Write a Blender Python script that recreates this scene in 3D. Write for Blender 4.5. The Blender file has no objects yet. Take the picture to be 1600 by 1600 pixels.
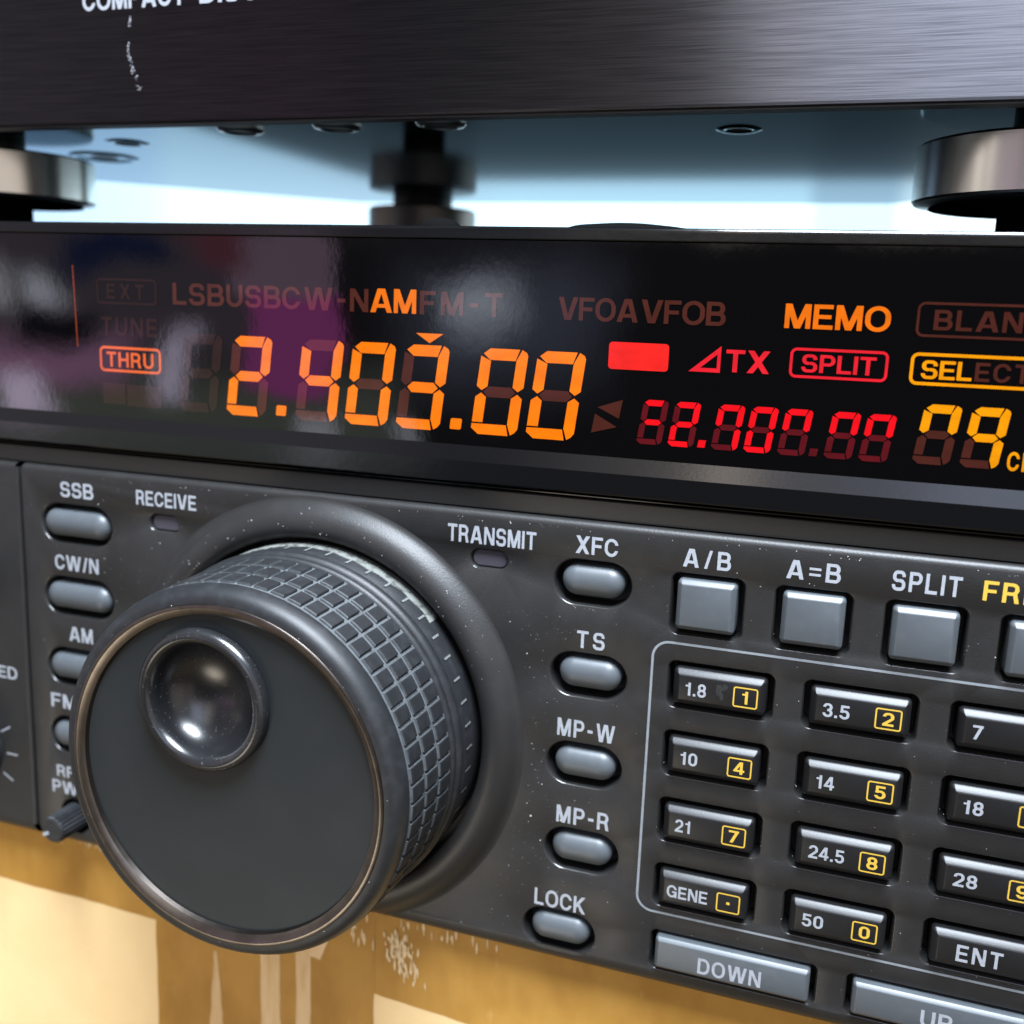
import bpy, bmesh, math, random
import numpy as np
from mathutils import Matrix, Vector, geometry

S = 0.001                     # everything below is written in millimetres
PI = math.pi
rnd = random.Random(7)
sc = bpy.context.scene
COL = sc.collection

# ---------------------------------------------------------------- camera
cd = bpy.data.cameras.new('camera')
cam = bpy.data.objects.new('camera', cd)
COL.objects.link(cam)
right = Vector((0.944549, 0.326246, 0.0373))
down = Vector((0.096738, -0.167912, -0.981044))
fwd = Vector((-0.313798, 0.930252, -0.190162))
M3 = Matrix((right, -down, -fwd)).transposed()
cam.matrix_world = Matrix.Translation((0.014124, -0.166447, 0.061269)) @ M3.to_4x4()
cd.sensor_fit = 'HORIZONTAL'
cd.sensor_width = 36.0
cd.lens = 36.3076
cd.clip_start = 0.005
cd.clip_end = 50
cd.dof.use_dof = True
cd.dof.focus_distance = 0.168
cd.dof.aperture_fstop = 16.0
sc.camera = cam

# ---------------------------------------------------------------- light of the room (environment) and lamps
world = bpy.data.worlds.new('World')
sc.world = world
world.use_nodes = True
wt = world.node_tree
wt.nodes.clear()

def wn(kind, **kw):
    n = wt.nodes.new(kind)
    for k, v in kw.items():
        setattr(n, k, v)
    return n

def wmath(op, a, b=None, c=None):
    n = wn('ShaderNodeMath', operation=op)
    for i, v in enumerate((a, b, c)):
        if v is None:
            continue
        if isinstance(v, (int, float)):
            n.inputs[i].default_value = v
        else:
            wt.links.new(v, n.inputs[i])
    return n.outputs[0]

tc = wn('ShaderNodeTexCoord')
nz = wn('ShaderNodeTexNoise')
nz.inputs['Scale'].default_value = 9
nz.inputs['Detail'].default_value = 3
wt.links.new(tc.outputs['Generated'], nz.inputs['Vector'])
sx = wn('ShaderNodeSeparateXYZ')
wt.links.new(tc.outputs['Generated'], sx.inputs[0])
wob = wmath('MULTIPLY', wmath('SUBTRACT', nz.outputs['Fac'], 0.5), 4.5)
AZ = wmath('ADD', wmath('MULTIPLY', wmath('ARCTAN2', sx.outputs['X'], wmath('MULTIPLY', sx.outputs['Y'], -1)), 180 / PI), wob)
EL = wmath('ADD', wmath('MULTIPLY', wmath('ARCSINE', sx.outputs['Z']), 180 / PI), wob)
# az (deg from the way the radio faces, + to its right), el, half widths, softness, colour, strength: room things and added bands
BG = (0.050, 0.046, 0.050)
ROOM = [
    (0, -68, 200, 35, 14, (1.0, 0.84, 0.62), 0.36),      # wooden floor and table light coming up
    (0, 75, 200, 35, 18, (0.72, 0.78, 0.88), 0.35),       # pale ceiling
    (-70, 5, 26, 30, 10, (0.62, 0.57, 0.55), 0.9),        # pale wall on the far left
    (-53, 2, 2.0, 25, 2, (0.10, 0.09, 0.10), 1.0),
    (14, 8.2, 31, 3.2, 1.4, (1.9, 1.72, 1.58), 1.0),      # bright band added for the steel feet to reflect
    (-50, 8.8, 18, 3.4, 1.4, (1.7, 1.6, 1.5), 1.0),  # same added band, for the left foot
    (-58, 8.8, 1.5, 3.6, 1.4, (0.12, 0.11, 0.11), 1.0),
    (-24, 8.8, 6, 3.6, 2.0, (0.16, 0.15, 0.15), 1.0),
    (3, 8.8, 1.6, 3.6, 1.4, (0.45, 0.42, 0.40), 1.0),
    (46, 2, 26, 24, 7, (0.80, 0.72, 0.66), 1.15),         # pale wall on the right
    (32, 2, 2.0, 24, 2, (0.20, 0.18, 0.18), 1.0),
    (-38, 15, 12, 10, 2.5, (0.40, 0.37, 0.40), 1.0),
    (-37, -6.8, 12, 3.2, 1.8, (0.50, 0.56, 0.46), 1.1),
    (-38.5, 0.4, 9.3, 3.6, 1.0, (0.36, 0.30, 0.38), 1.0),
    (-31.5, 1.6, 2.9, 1.6, 0.22, (1.3, 0.9, 1.25), 0.9),
    (-30.9, -2.0, 2.3, 2.6, 0.28, (2.2, 0.38, 1.6), 0.85),
    (-42.5, -3.2, 3.4, 1.0, 0.9, (1.5, 0.75, 1.3), 1.2),
    (-44.0, -4.9, 1.1, 1.3, 0.8, (4.6, 3.9, 5.2), 1.0),
    (-37.0, -3.6, 0.7, 1.5, 0.6, (3.6, 3.2, 4.2), 1.0),
    (-42.6, 0.7, 1.0, 0.7, 0.8, (3.0, 3.1, 3.6), 1.0),
    (-45.2, 0.3, 0.8, 1.2, 0.8, (2.4, 2.4, 2.6), 1.0),
    (-42.4, -1.4, 1.7, 0.75, 0.5, (0.02, 0.02, 0.03), 1.0),
    (-39.3, 2.5, 2.2, 1.0, 0.8, (0.03, 0.07, 0.28), 1.0),
    (-34.8, 2.4, 1.3, 1.2, 0.8, (0.75, 0.22, 0.32), 1.0),
    (-29.6, -7.4, 1.0, 1.6, 0.5, (2.4, 2.5, 2.8), 1.0),
    (-25.0, -7.2, 0.6, 1.0, 0.5, (2.0, 2.1, 2.4), 1.0),
    (-19.5, -0.6, 5.0, 3.2, 3.0, (0.45, 0.5, 0.72), 1.0),
    (-20.8, 0.3, 1.6, 1.4, 1.6, (2.6, 2.85, 3.4), 1.2),
    (-9, 26, 7.5, 15, 4, (0.8, 0.74, 0.70), 1.0),        # room above the camera: curtain edges and window light
    (-6.6, 26, 0.7, 15, 0.8, (8.0, 7.0, 6.0), 1.3),
    (12, 26, 13, 15, 5, (2.6, 2.9, 3.8), 1.0),
    (1.0, 19, 1.5, 9, 1.5, (1.2, 1.25, 1.5), 1.0),
]
colr = wn('ShaderNodeRGB')
colr.outputs[0].default_value = (*BG, 1)
cur = colr.outputs[0]
for a0, e0, wa, we, so, colour, st in ROOM:
    def band(v, c0, w):
        d = wmath('ABSOLUTE', wmath('SUBTRACT', v, c0))
        mr = wn('ShaderNodeMapRange', interpolation_type='SMOOTHSTEP')
        wt.links.new(d, mr.inputs['Value'])
        mr.inputs['From Min'].default_value = w + so
        mr.inputs['From Max'].default_value = max(w - so, -0.001)
        return mr.outputs['Result']
    m = wmath('MULTIPLY', band(AZ, a0, wa), band(EL, e0, we))
    mx = wn('ShaderNodeMix', data_type='RGBA')
    wt.links.new(m, mx.inputs['Factor'])
    wt.links.new(cur, mx.inputs['A'])
    mx.inputs['B'].default_value = tuple(x * st for x in colour) + (1,)
    cur = mx.outputs['Result']
bgn = wn('ShaderNodeBackground')
wt.links.new(cur, bgn.inputs['Color'])
bgn.inputs['Strength'].default_value = 1.0
wo = wn('ShaderNodeOutputWorld')
wt.links.new(bgn.outputs[0], wo.inputs['Surface'])

def area(name, loc, target, size, power, colour, sy=None):
    l = bpy.data.lights.new(name, 'AREA')
    l.energy = power
    l.color = colour
    l.size = size
    l.shape = 'DISK'
    if sy:
        l.shape = 'RECTANGLE'
        l.size_y = sy
    o = bpy.data.objects.new(name, l)
    o.location = loc
    o.rotation_euler = (Vector(target) - Vector(loc)).to_track_quat('-Z', 'Y').to_euler()
    COL.objects.link(o)
    return o

area('ceiling_lamp', (0.085, -0.21, 0.60), (-0.02, 0, 0.02), 0.36, 27.0, (0.80, 0.89, 1.0))
dl = area('box_fill_light', (-0.24, -0.36, -0.36), (-0.125, 0, -0.16), 0.26, 0.118, (1.0, 0.90, 0.74))  # added warm fill aimed at the cardboard, not a lamp of the room
dl.data.spread = math.radians(42)

vs = sc.view_settings
vs.view_transform = 'Standard'
vs.look = 'None'
vs.gamma = 1
vs.use_curve_mapping = False
vs.exposure = 0

# ---------------------------------------------------------------- materials
def mat(name, base, rough=0.5, metal=0.0, spec=0.5, bump=None, var=None, emit=None, coat=0.0, brush=None):
    """bump=(scale xyz per metre, strength, distance m); var=(scale xyz, second colour, lo, hi)"""
    m = bpy.data.materials.new(name)
    m.use_nodes = True
    nt = m.node_tree
    b = nt.nodes['Principled BSDF']
    b.inputs['Base Color'].default_value = (*base, 1)
    b.inputs['Roughness'].default_value = rough
    b.inputs['Metallic'].default_value = metal
    b.inputs['Specular IOR Level'].default_value = spec
    b.inputs['Coat Weight'].default_value = coat
    b.inputs['Coat Roughness'].default_value = 0.12
    geo = nt.nodes.new('ShaderNodeNewGeometry')
    if brush:                                    # brushed metal: rougher across the brushing
        b.inputs['Anisotropic'].default_value = brush[0]
        cx = nt.nodes.new('ShaderNodeCombineXYZ')
        for i in range(3):
            cx.inputs[i].default_value = brush[1][i]
        nt.links.new(cx.outputs[0], b.inputs['Tangent'])

    def noise(scale, detail=3.0):
        mp = nt.nodes.new('ShaderNodeVectorMath')
        mp.operation = 'MULTIPLY'
        nt.links.new(geo.outputs['Position'], mp.inputs[0])
        mp.inputs[1].default_value = scale if not isinstance(scale, (int, float)) else (scale,) * 3
        n = nt.nodes.new('ShaderNodeTexNoise')
        n.inputs['Scale'].default_value = 1.0
        n.inputs['Detail'].default_value = detail
        nt.links.new(mp.outputs[0], n.inputs['Vector'])
        return n.outputs['Fac']
    if var:
        layers = var if isinstance(var, list) else [var]
        cur = None
        for scale, c2, lo, hi in layers:
            mr = nt.nodes.new('ShaderNodeMapRange')
            nt.links.new(noise(scale, 5), mr.inputs['Value'])
            mr.inputs['From Min'].default_value = lo
            mr.inputs['From Max'].default_value = hi
            mx = nt.nodes.new('ShaderNodeMix')
            mx.data_type = 'RGBA'
            nt.links.new(mr.outputs['Result'], mx.inputs['Factor'])
            if cur is None:
                mx.inputs['A'].default_value = (*base, 1)
            else:
                nt.links.new(cur, mx.inputs['A'])
            mx.inputs['B'].default_value = (*c2, 1)
            cur = mx.outputs['Result']
        nt.links.new(cur, b.inputs['Base Color'])
    if bump:
        prev = None
        for scale, strength, dist in (bump if isinstance(bump, list) else [bump]):
            bp = nt.nodes.new('ShaderNodeBump')
            bp.inputs['Strength'].default_value = strength
            bp.inputs['Distance'].default_value = dist
            nt.links.new(noise(scale), bp.inputs['Height'])
            if prev is not None:
                nt.links.new(prev, bp.inputs['Normal'])
            prev = bp.outputs['Normal']
        nt.links.new(prev, b.inputs['Normal'])
        if coat:
            nt.links.new(prev, b.inputs['Coat Normal'])
    if emit:
        b.inputs['Emission Color'].default_value = (*emit[0], 1)
        b.inputs['Emission Strength'].default_value = emit[1]
        mr = nt.nodes.new('ShaderNodeMapRange')          # uneven glow of the segments
        nt.links.new(noise((230, 230, 420), 4), mr.inputs['Value'])
        mr.inputs['From Min'].default_value = 0.3
        mr.inputs['From Max'].default_value = 0.7
        mr.inputs['To Min'].default_value = emit[1] * 0.84
        mr.inputs['To Max'].default_value = emit[1] * 1.10
        nt.links.new(mr.outputs['Result'], b.inputs['Emission Strength'])
    return m

RIPPLE = [((120, 120, 120), 0.10, 0.0001), ((1100, 1100, 700), 0.10, 0.00003)]
M = {}
M['panel'] = mat('panel_plastic', (0.0125, 0.0120, 0.0118), 0.45, spec=0.36, bump=((2800,) * 3, 0.42, 0.00008), var=((220,) * 3, (0.0155, 0.0150, 0.0150), 0.45, 0.75))
M['satin'] = mat('satin_black_plastic', (0.014, 0.0135, 0.013), 0.42, bump=((1800,) * 3, 0.2, 0.00005))
M['recess'] = mat('recess_black', (0.004, 0.004, 0.004), 0.6)
M['holewall'] = mat('hole_edge_plastic', (0.016, 0.0155, 0.015), 0.24)
M['grey'] = mat('grey_button_plastic', (0.054, 0.062, 0.069), 0.44, bump=((2200,) * 3, 0.12, 0.00005), var=((500,) * 3, (0.064, 0.071, 0.077), 0.5, 0.8))
M['black'] = mat('black_key_plastic', (0.0060, 0.0060, 0.0065), 0.40, spec=0.36, bump=((3000,) * 3, 0.22, 0.00005))
M['white_ink'] = mat('white_ink', (0.255, 0.27, 0.295), 0.6, var=((1500,) * 3, (0.20, 0.21, 0.23), 0.45, 0.8))
M['grey_ink'] = mat('grey_ink', (0.17, 0.185, 0.20), 0.6, var=((900,) * 3, (0.13, 0.14, 0.15), 0.45, 0.8))
M['yellow_ink'] = mat('yellow_ink', (0.46, 0.29, 0.03), 0.6)
M['rubber'] = mat('black_rubber', (0.0095, 0.0102, 0.0115), 0.48, spec=0.38, bump=((2500,) * 3, 0.3, 0.00006), var=((420,) * 3, (0.018, 0.0195, 0.022), 0.48, 0.8))
M['dusty'] = mat('dusty_groove_rubber', (0.062, 0.069, 0.074), 0.8, var=((600,) * 3, (0.035, 0.039, 0.042), 0.42, 0.7))
M['dustrim'] = mat('dust_covered_rubber', (0.115, 0.122, 0.112), 0.95, var=((800,) * 3, (0.03, 0.032, 0.03), 0.46, 0.66), bump=((3000,) * 3, 0.4, 0.0001))
M['mark'] = mat('pale_skirt_mark', (0.105, 0.11, 0.108), 0.8)
M['knobface'] = mat('knob_face_plate', (0.0100, 0.0125, 0.0135), 0.52, spec=0.26, bump=((2200,) * 3, 0.2, 0.00005), var=[((90,) * 3, (0.0130, 0.0148, 0.0160), 0.45, 0.75)])
M['bronze'] = mat('worn_bronze_trim', (0.150, 0.130, 0.114), 0.30, metal=1.0, var=((300,) * 3, (0.10, 0.085, 0.073), 0.45, 0.75))
M['gloss'] = mat('gloss_black_plastic', (0.006, 0.0062, 0.007), 0.26, spec=0.6, bump=((700,) * 3, 0.05, 0.00004), var=[((60,) * 3, (0.018, 0.0185, 0.02), 0.4, 0.7), ((1700,) * 3, (0.05, 0.05, 0.054), 0.63, 0.74)])
M['glass'] = mat('display_glass', (0.0008, 0.0007, 0.0008), 0.035, spec=0.55, bump=RIPPLE)
M['bezel'] = mat('gloss_black_bezel', (0.0030, 0.0030, 0.0033), 0.12, spec=0.42, bump=((400,) * 3, 0.10, 0.0001))
M['facet'] = mat('bezel_facet', (0.003, 0.003, 0.0035), 0.14, spec=0.5, bump=((1500,) * 3, 0.08, 0.00005))
M['case'] = mat('painted_case', (0.012, 0.014, 0.017), 0.36, spec=0.012, bump=((900,) * 3, 0.06, 0.00004))
def lamp(name, c, s, base=(0.001, 0.001, 0.001)):
    return mat(name, base, 0.035, spec=0.55, bump=RIPPLE, emit=(c, s))
M['orange'] = lamp('lit_orange', (1.0, 0.205, 0.0), 1.12)
M['orange2'] = lamp('lit_orange_lettering', (1.0, 0.20, 0.004), 0.95)
M['thru'] = lamp('lit_orange_frame', (1.0, 0.155, 0.02), 0.88)
M['line'] = lamp('dim_orange_line', (1.0, 0.17, 0.06), 0.34)
M['amber'] = lamp('lit_amber', (1.0, 0.36, 0.0), 1.05)
M['red'] = lamp('lit_red', (1.0, 0.004, 0.012), 1.0)
M['redblock'] = lamp('lit_red_block', (1.0, 0.022, 0.018), 1.02)
M['pinkred'] = lamp('lit_red_lettering', (1.0, 0.018, 0.036), 0.9)
M['dim'] = lamp('unlit_orange_segment', (1.0, 0.22, 0.14), 0.080)
M['dimred'] = lamp('unlit_red_segment', (1.0, 0.04, 0.08), 0.12)
M['dimletter'] = lamp('unlit_lettering', (1.0, 0.23, 0.15), 0.085)
M['faint'] = lamp('faint_lettering', (1.0, 0.30, 0.22), 0.022)
M['worn'] = mat('worn_grey_mark', (0.013, 0.013, 0.0135), 0.5)
M['led'] = mat('smoked_lens', (0.05, 0.045, 0.056), 0.15)
M['brushed'] = mat('brushed_dark_aluminium', (0.062, 0.060, 0.067), 0.32, metal=1.0, brush=(1.0, (0, 0, 1)), bump=((70, 70, 5200), 0.30, 0.00004), var=((80, 80, 5400), (0.036, 0.035, 0.040), 0.36, 0.68))
M['edge'] = mat('dark_anodised_edge', (0.020, 0.0185, 0.019), 0.5)
M['plate'] = mat('blue_grey_painted_steel', (0.055, 0.085, 0.105), 0.09, metal=0.90, bump=((1400,) * 3, 0.015, 0.00005))
M['plate'].node_tree.nodes['Principled BSDF'].inputs['Specular Tint'].default_value = (0.54, 0.65, 0.72, 1)
M['steel'] = mat('brushed_steel', (0.62, 0.60, 0.56), 0.22, metal=1.0, bump=((120, 120, 5200), 0.10, 0.00004))
M['rear_steel'] = mat('darkened_rear_steel', (0.22, 0.20, 0.185), 0.42, metal=1.0)  # foot steel again, the rear foot's dimmer reflections put into its colour
M['screw'] = mat('zinc_screw', (0.62, 0.60, 0.54), 0.3, metal=1.0)
M['pad'] = mat('black_rubber_pad', (0.004, 0.004, 0.004), 0.9, spec=0.0)
M['scuff'] = mat('pale_scuff', (0.45, 0.45, 0.48), 0.7)
M['dust'] = mat('dust_fleck', (0.42, 0.42, 0.41), 0.9)
M['kraft'] = mat('kraft_cardboard', (0.68, 0.49, 0.245), 0.85, bump=((900,) * 3, 0.3, 0.0002), var=[((45, 45, 45), (0.62, 0.44, 0.21), 0.42, 0.72), ((900, 900, 900), (0.66, 0.49, 0.24), 0.55, 0.8)])
M['tape'] = mat('brown_packing_tape', (0.365, 0.195, 0.040), 0.5, spec=0.10, bump=((160, 160, 160), 0.25, 0.0005), var=[((110, 110, 60), (0.30, 0.152, 0.028), 0.40, 0.62), ((420, 420, 150), (0.41, 0.235, 0.07), 0.63, 0.8)])
M['clear'] = mat('clear_tape', (0.46, 0.29, 0.115), 0.35, spec=0.35, bump=((250, 250, 60), 0.4, 0.0005), var=((300, 300, 70), (0.39, 0.22, 0.06), 0.46, 0.64))
M['torn'] = mat('torn_paper', (0.62, 0.47, 0.27), 0.9, var=((900,) * 3, (0.50, 0.36, 0.18), 0.5, 0.7))

wm = bpy.data.materials.new('bright_window')
wm.use_nodes = True
nt = wm.node_tree
nt.nodes.clear()
g = nt.nodes.new('ShaderNodeNewGeometry')
sp = nt.nodes.new('ShaderNodeSeparateXYZ')
nt.links.new(g.outputs['Position'], sp.inputs[0])
rp = nt.nodes.new('ShaderNodeValToRGB')
mr = nt.nodes.new('ShaderNodeMapRange')
nt.links.new(sp.outputs['X'], mr.inputs['Value'])
mr.inputs['From Min'].default_value = -0.9
mr.inputs['From Max'].default_value = 0.2
nt.links.new(mr.outputs['Result'], rp.inputs['Fac'])
els = rp.color_ramp.elements
stops = [(0.0, (0.30, 0.42, 0.60)), (0.14, (0.38, 0.56, 0.80)), (0.27, (0.46, 0.66, 0.86)), (0.30, (0.54, 0.75, 0.90)), (0.50, (0.58, 0.80, 0.95)), (0.58, (0.66, 0.95, 1.12)),
         (0.78, (0.66, 0.95, 1.12)), (0.79, (0.46, 0.66, 0.80)), (0.835, (0.46, 0.66, 0.80)), (0.845, (0.78, 0.98, 1.08)), (1.0, (0.75, 0.95, 1.05))]
while len(els) < len(stops):
    els.new(0.5)
for e, (p, c) in zip(els, stops):
    e.position = p
    e.color = (*c, 1)
em = nt.nodes.new('ShaderNodeEmission')
em.inputs['Strength'].default_value = 1.9
nt.links.new(rp.outputs['Color'], em.inputs['Color'])
om = nt.nodes.new('ShaderNodeOutputMaterial')
nt.links.new(em.outputs[0], om.inputs['Surface'])
M['window'] = wm

# ---------------------------------------------------------------- mesh helpers
class MB:
    def __init__(self):
        self.v, self.f, self.m, self.s = [], [], [], []

    def add(self, vs, fs, mi=0, smooth=False):
        o = len(self.v)
        self.v += [tuple(p) for p in vs]
        for f in fs:
            self.f.append(tuple(i + o for i in f))
            self.m.append(mi)
            self.s.append(smooth)

    def box(self, x0, x1, y0, y1, z0, z1, mi=0):
        vs = [(x, y, z) for x in (x0, x1) for y in (y0, y1) for z in (z0, z1)]
        self.add(vs, [(0, 1, 3, 2), (4, 6, 7, 5), (0, 4, 5, 1), (2, 3, 7, 6), (0, 2, 6, 4), (1, 5, 7, 3)], mi)

    def loft(self, rings, mi=0, cap=True, smooth=True, closed=True, capmi=None):
        """rings: lists of points, all the same length, going from the back to the front"""
        n = len(rings[0])
        vs = [p for r in rings for p in r]
        fs = []
        for k in range(len(rings) - 1):
            for i in range(n if closed else n - 1):
                j = (i + 1) % n
                fs.append((k * n + i, k * n + j, (k + 1) * n + j, (k + 1) * n + i))
        self.add(vs, fs, mi, smooth)
        if cap:
            self.add(rings[-1], [tuple(range(n))], mi if capmi is None else capmi, False)

    def lathe(self, cx, cz, prof, n=128, mi=0, cap=False, axis='y', cy=0, smooth=True, tilt=None):
        rings = []
        for r, h in prof:
            ring = []
            for i in range(n):
                a = 2 * PI * i / n
                if axis == 'y':
                    ring.append((cx + r * math.cos(a), h, cz + r * math.sin(a)))
                else:
                    ring.append((cx + r * math.cos(a), cy + r * math.sin(a), h))
            rings.append(ring)
        self.loft(rings, mi, cap, smooth)

def fill_loops(loops):
    """triangles between the first loop and the openings given by the others"""
    vs, es = [], []
    for pts in loops:
        o = len(vs)
        vs.extend(Vector(p) for p in pts)
        es.extend((o + i, o + (i + 1) % len(pts)) for i in range(len(pts)))
    v2, _, f2, _, _, _ = geometry.delaunay_2d_cdt(vs, es, [], 0, 1e-5)
    arrs = [np.array(p) for p in loops]
    keep = []
    for f in f2:
        x, y = sum(v2[i][0] for i in f) / 3, sum(v2[i][1] for i in f) / 3
        odd = False
        for a in arrs:
            b = np.roll(a, -1, axis=0)
            cr = (a[:, 1] > y) != (b[:, 1] > y)
            with np.errstate(divide='ignore', invalid='ignore'):
                xi = a[:, 0] + (y - a[:, 1]) * (b[:, 0] - a[:, 0]) / (b[:, 1] - a[:, 1])
            odd ^= bool(np.sum(cr & (xi > x)) % 2)
        if odd:
            keep.append(tuple(f))
    return v2, keep

def rrect(cx, cz, hx, hz, r, y=0.0, n=8):
    r = max(min(r, hx, hz), 1e-4)
    pts = []
    for k, (sx_, sz_) in enumerate(((1, 1), (-1, 1), (-1, -1), (1, -1))):
        for i in range(n + 1):
            a = k * PI / 2 + i * PI / 2 / n
            pts.append((cx + sx_ * (hx - r) + r * math.cos(a), y, cz + sz_ * (hz - r) + r * math.sin(a)))
    return pts

def rr_rings(cx, cz, hx, hz, r, steps, n=8):
    return [rrect(cx, cz, hx - i, hz - i, max(r - i, 0.05), y, n) for i, y in steps]

WORLD_LOC = {}
def obj(name, mb, mats, parent=None, origin=None, sharp=40, label=None):
    vs = np.array(mb.v, float)
    if origin is None:
        origin = (vs.min(0) + vs.max(0)) / 2
    origin = np.array(origin, float)
    me = bpy.data.meshes.new(name)
    me.from_pydata([tuple(p) for p in (vs - origin) * S], [], mb.f)
    for mname in ([mats] if isinstance(mats, str) else mats):
        me.materials.append(M[mname])
    me.polygons.foreach_set('material_index', mb.m)
    me.polygons.foreach_set('use_smooth', mb.s)
    me.update()
    if any(mb.s):
        bm = bmesh.new()
        bm.from_mesh(me)
        bmesh.ops.remove_doubles(bm, verts=bm.verts, dist=1e-7)
        bmesh.ops.recalc_face_normals(bm, faces=bm.faces)
        bm.to_mesh(me)
        bm.free()
        me.set_sharp_from_angle(angle=math.radians(sharp))
    o = bpy.data.objects.new(name, me)
    COL.objects.link(o)
    link(o, parent, origin)
    if label:
        o['label'] = label
    return o

def link(o, parent, origin):
    origin = np.array(origin, float)
    WORLD_LOC[o.name] = origin
    if parent:
        o.parent = parent
        o.location = tuple((origin - WORLD_LOC[parent.name]) * S)
    else:
        o.location = tuple(origin * S)

def thing(name, loc, label, cat, kind=None):
    o = bpy.data.objects.new(name, None)
    o.empty_display_size = 0.02
    COL.objects.link(o)
    link(o, None, loc)
    o['label'] = label
    o['category'] = cat
    if kind:
        o['kind'] = kind
    return o

# ---------------------------------------------------------------- lettering: bold grotesque glyphs as filled outlines
N = 44
def _box(x0, y0, x1, y1):
    return lambda x, y: np.maximum(np.abs(x - (x0 + x1) / 2) - (x1 - x0) / 2, np.abs(y - (y0 + y1) / 2) - (y1 - y0) / 2)
def _slab(a, b, h, y0=0.0, y1=1.0, x0=-9, x1=9):
    k = math.hypot(1, b - a)
    return lambda x, y: np.maximum(np.maximum((np.abs(x - (a + (b - a) * y)) - h) / k, np.maximum(y0 - y, y - y1)), np.maximum(x0 - x, x - x1))
def _rb(x0, y0, x1, y1, r):
    def f(x, y):
        qx = np.abs(x - (x0 + x1) / 2) - (x1 - x0) / 2 + r
        qy = np.abs(y - (y0 + y1) / 2) - (y1 - y0) / 2 + r
        return np.hypot(np.maximum(qx, 0), np.maximum(qy, 0)) + np.minimum(np.maximum(qx, qy), 0) - r
    return f
def _ring(x0, y0, x1, y1, r, tx=0.19, ty=0.165):
    o, i = _rb(x0, y0, x1, y1, r), _rb(x0 + tx, y0 + ty, x1 - tx, y1 - ty, max(r - (tx + ty) / 2, 0.03))
    return lambda x, y: np.maximum(o(x, y), -i(x, y))
def _u(*fs):
    return lambda x, y: np.minimum.reduce([f(x, y) for f in fs])
def _sub(a, *bs):
    return lambda x, y: np.maximum.reduce([a(x, y)] + [-b(x, y) for b in bs])
def _int(a, b):
    return lambda x, y: np.maximum(a(x, y), b(x, y))
B = 9.0
_P = _u(_box(0, 0, .19, 1), _int(_ring(-.3, .38, .73, 1, .30), _box(.1, 0, B, 1)))
_six = _u(_ring(0, 0, .66, .63, .30), _int(_ring(0, -.1, .66, 1, .32), _u(_box(-1, .74, .64, B), _box(-1, .3, .3, B))))
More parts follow.
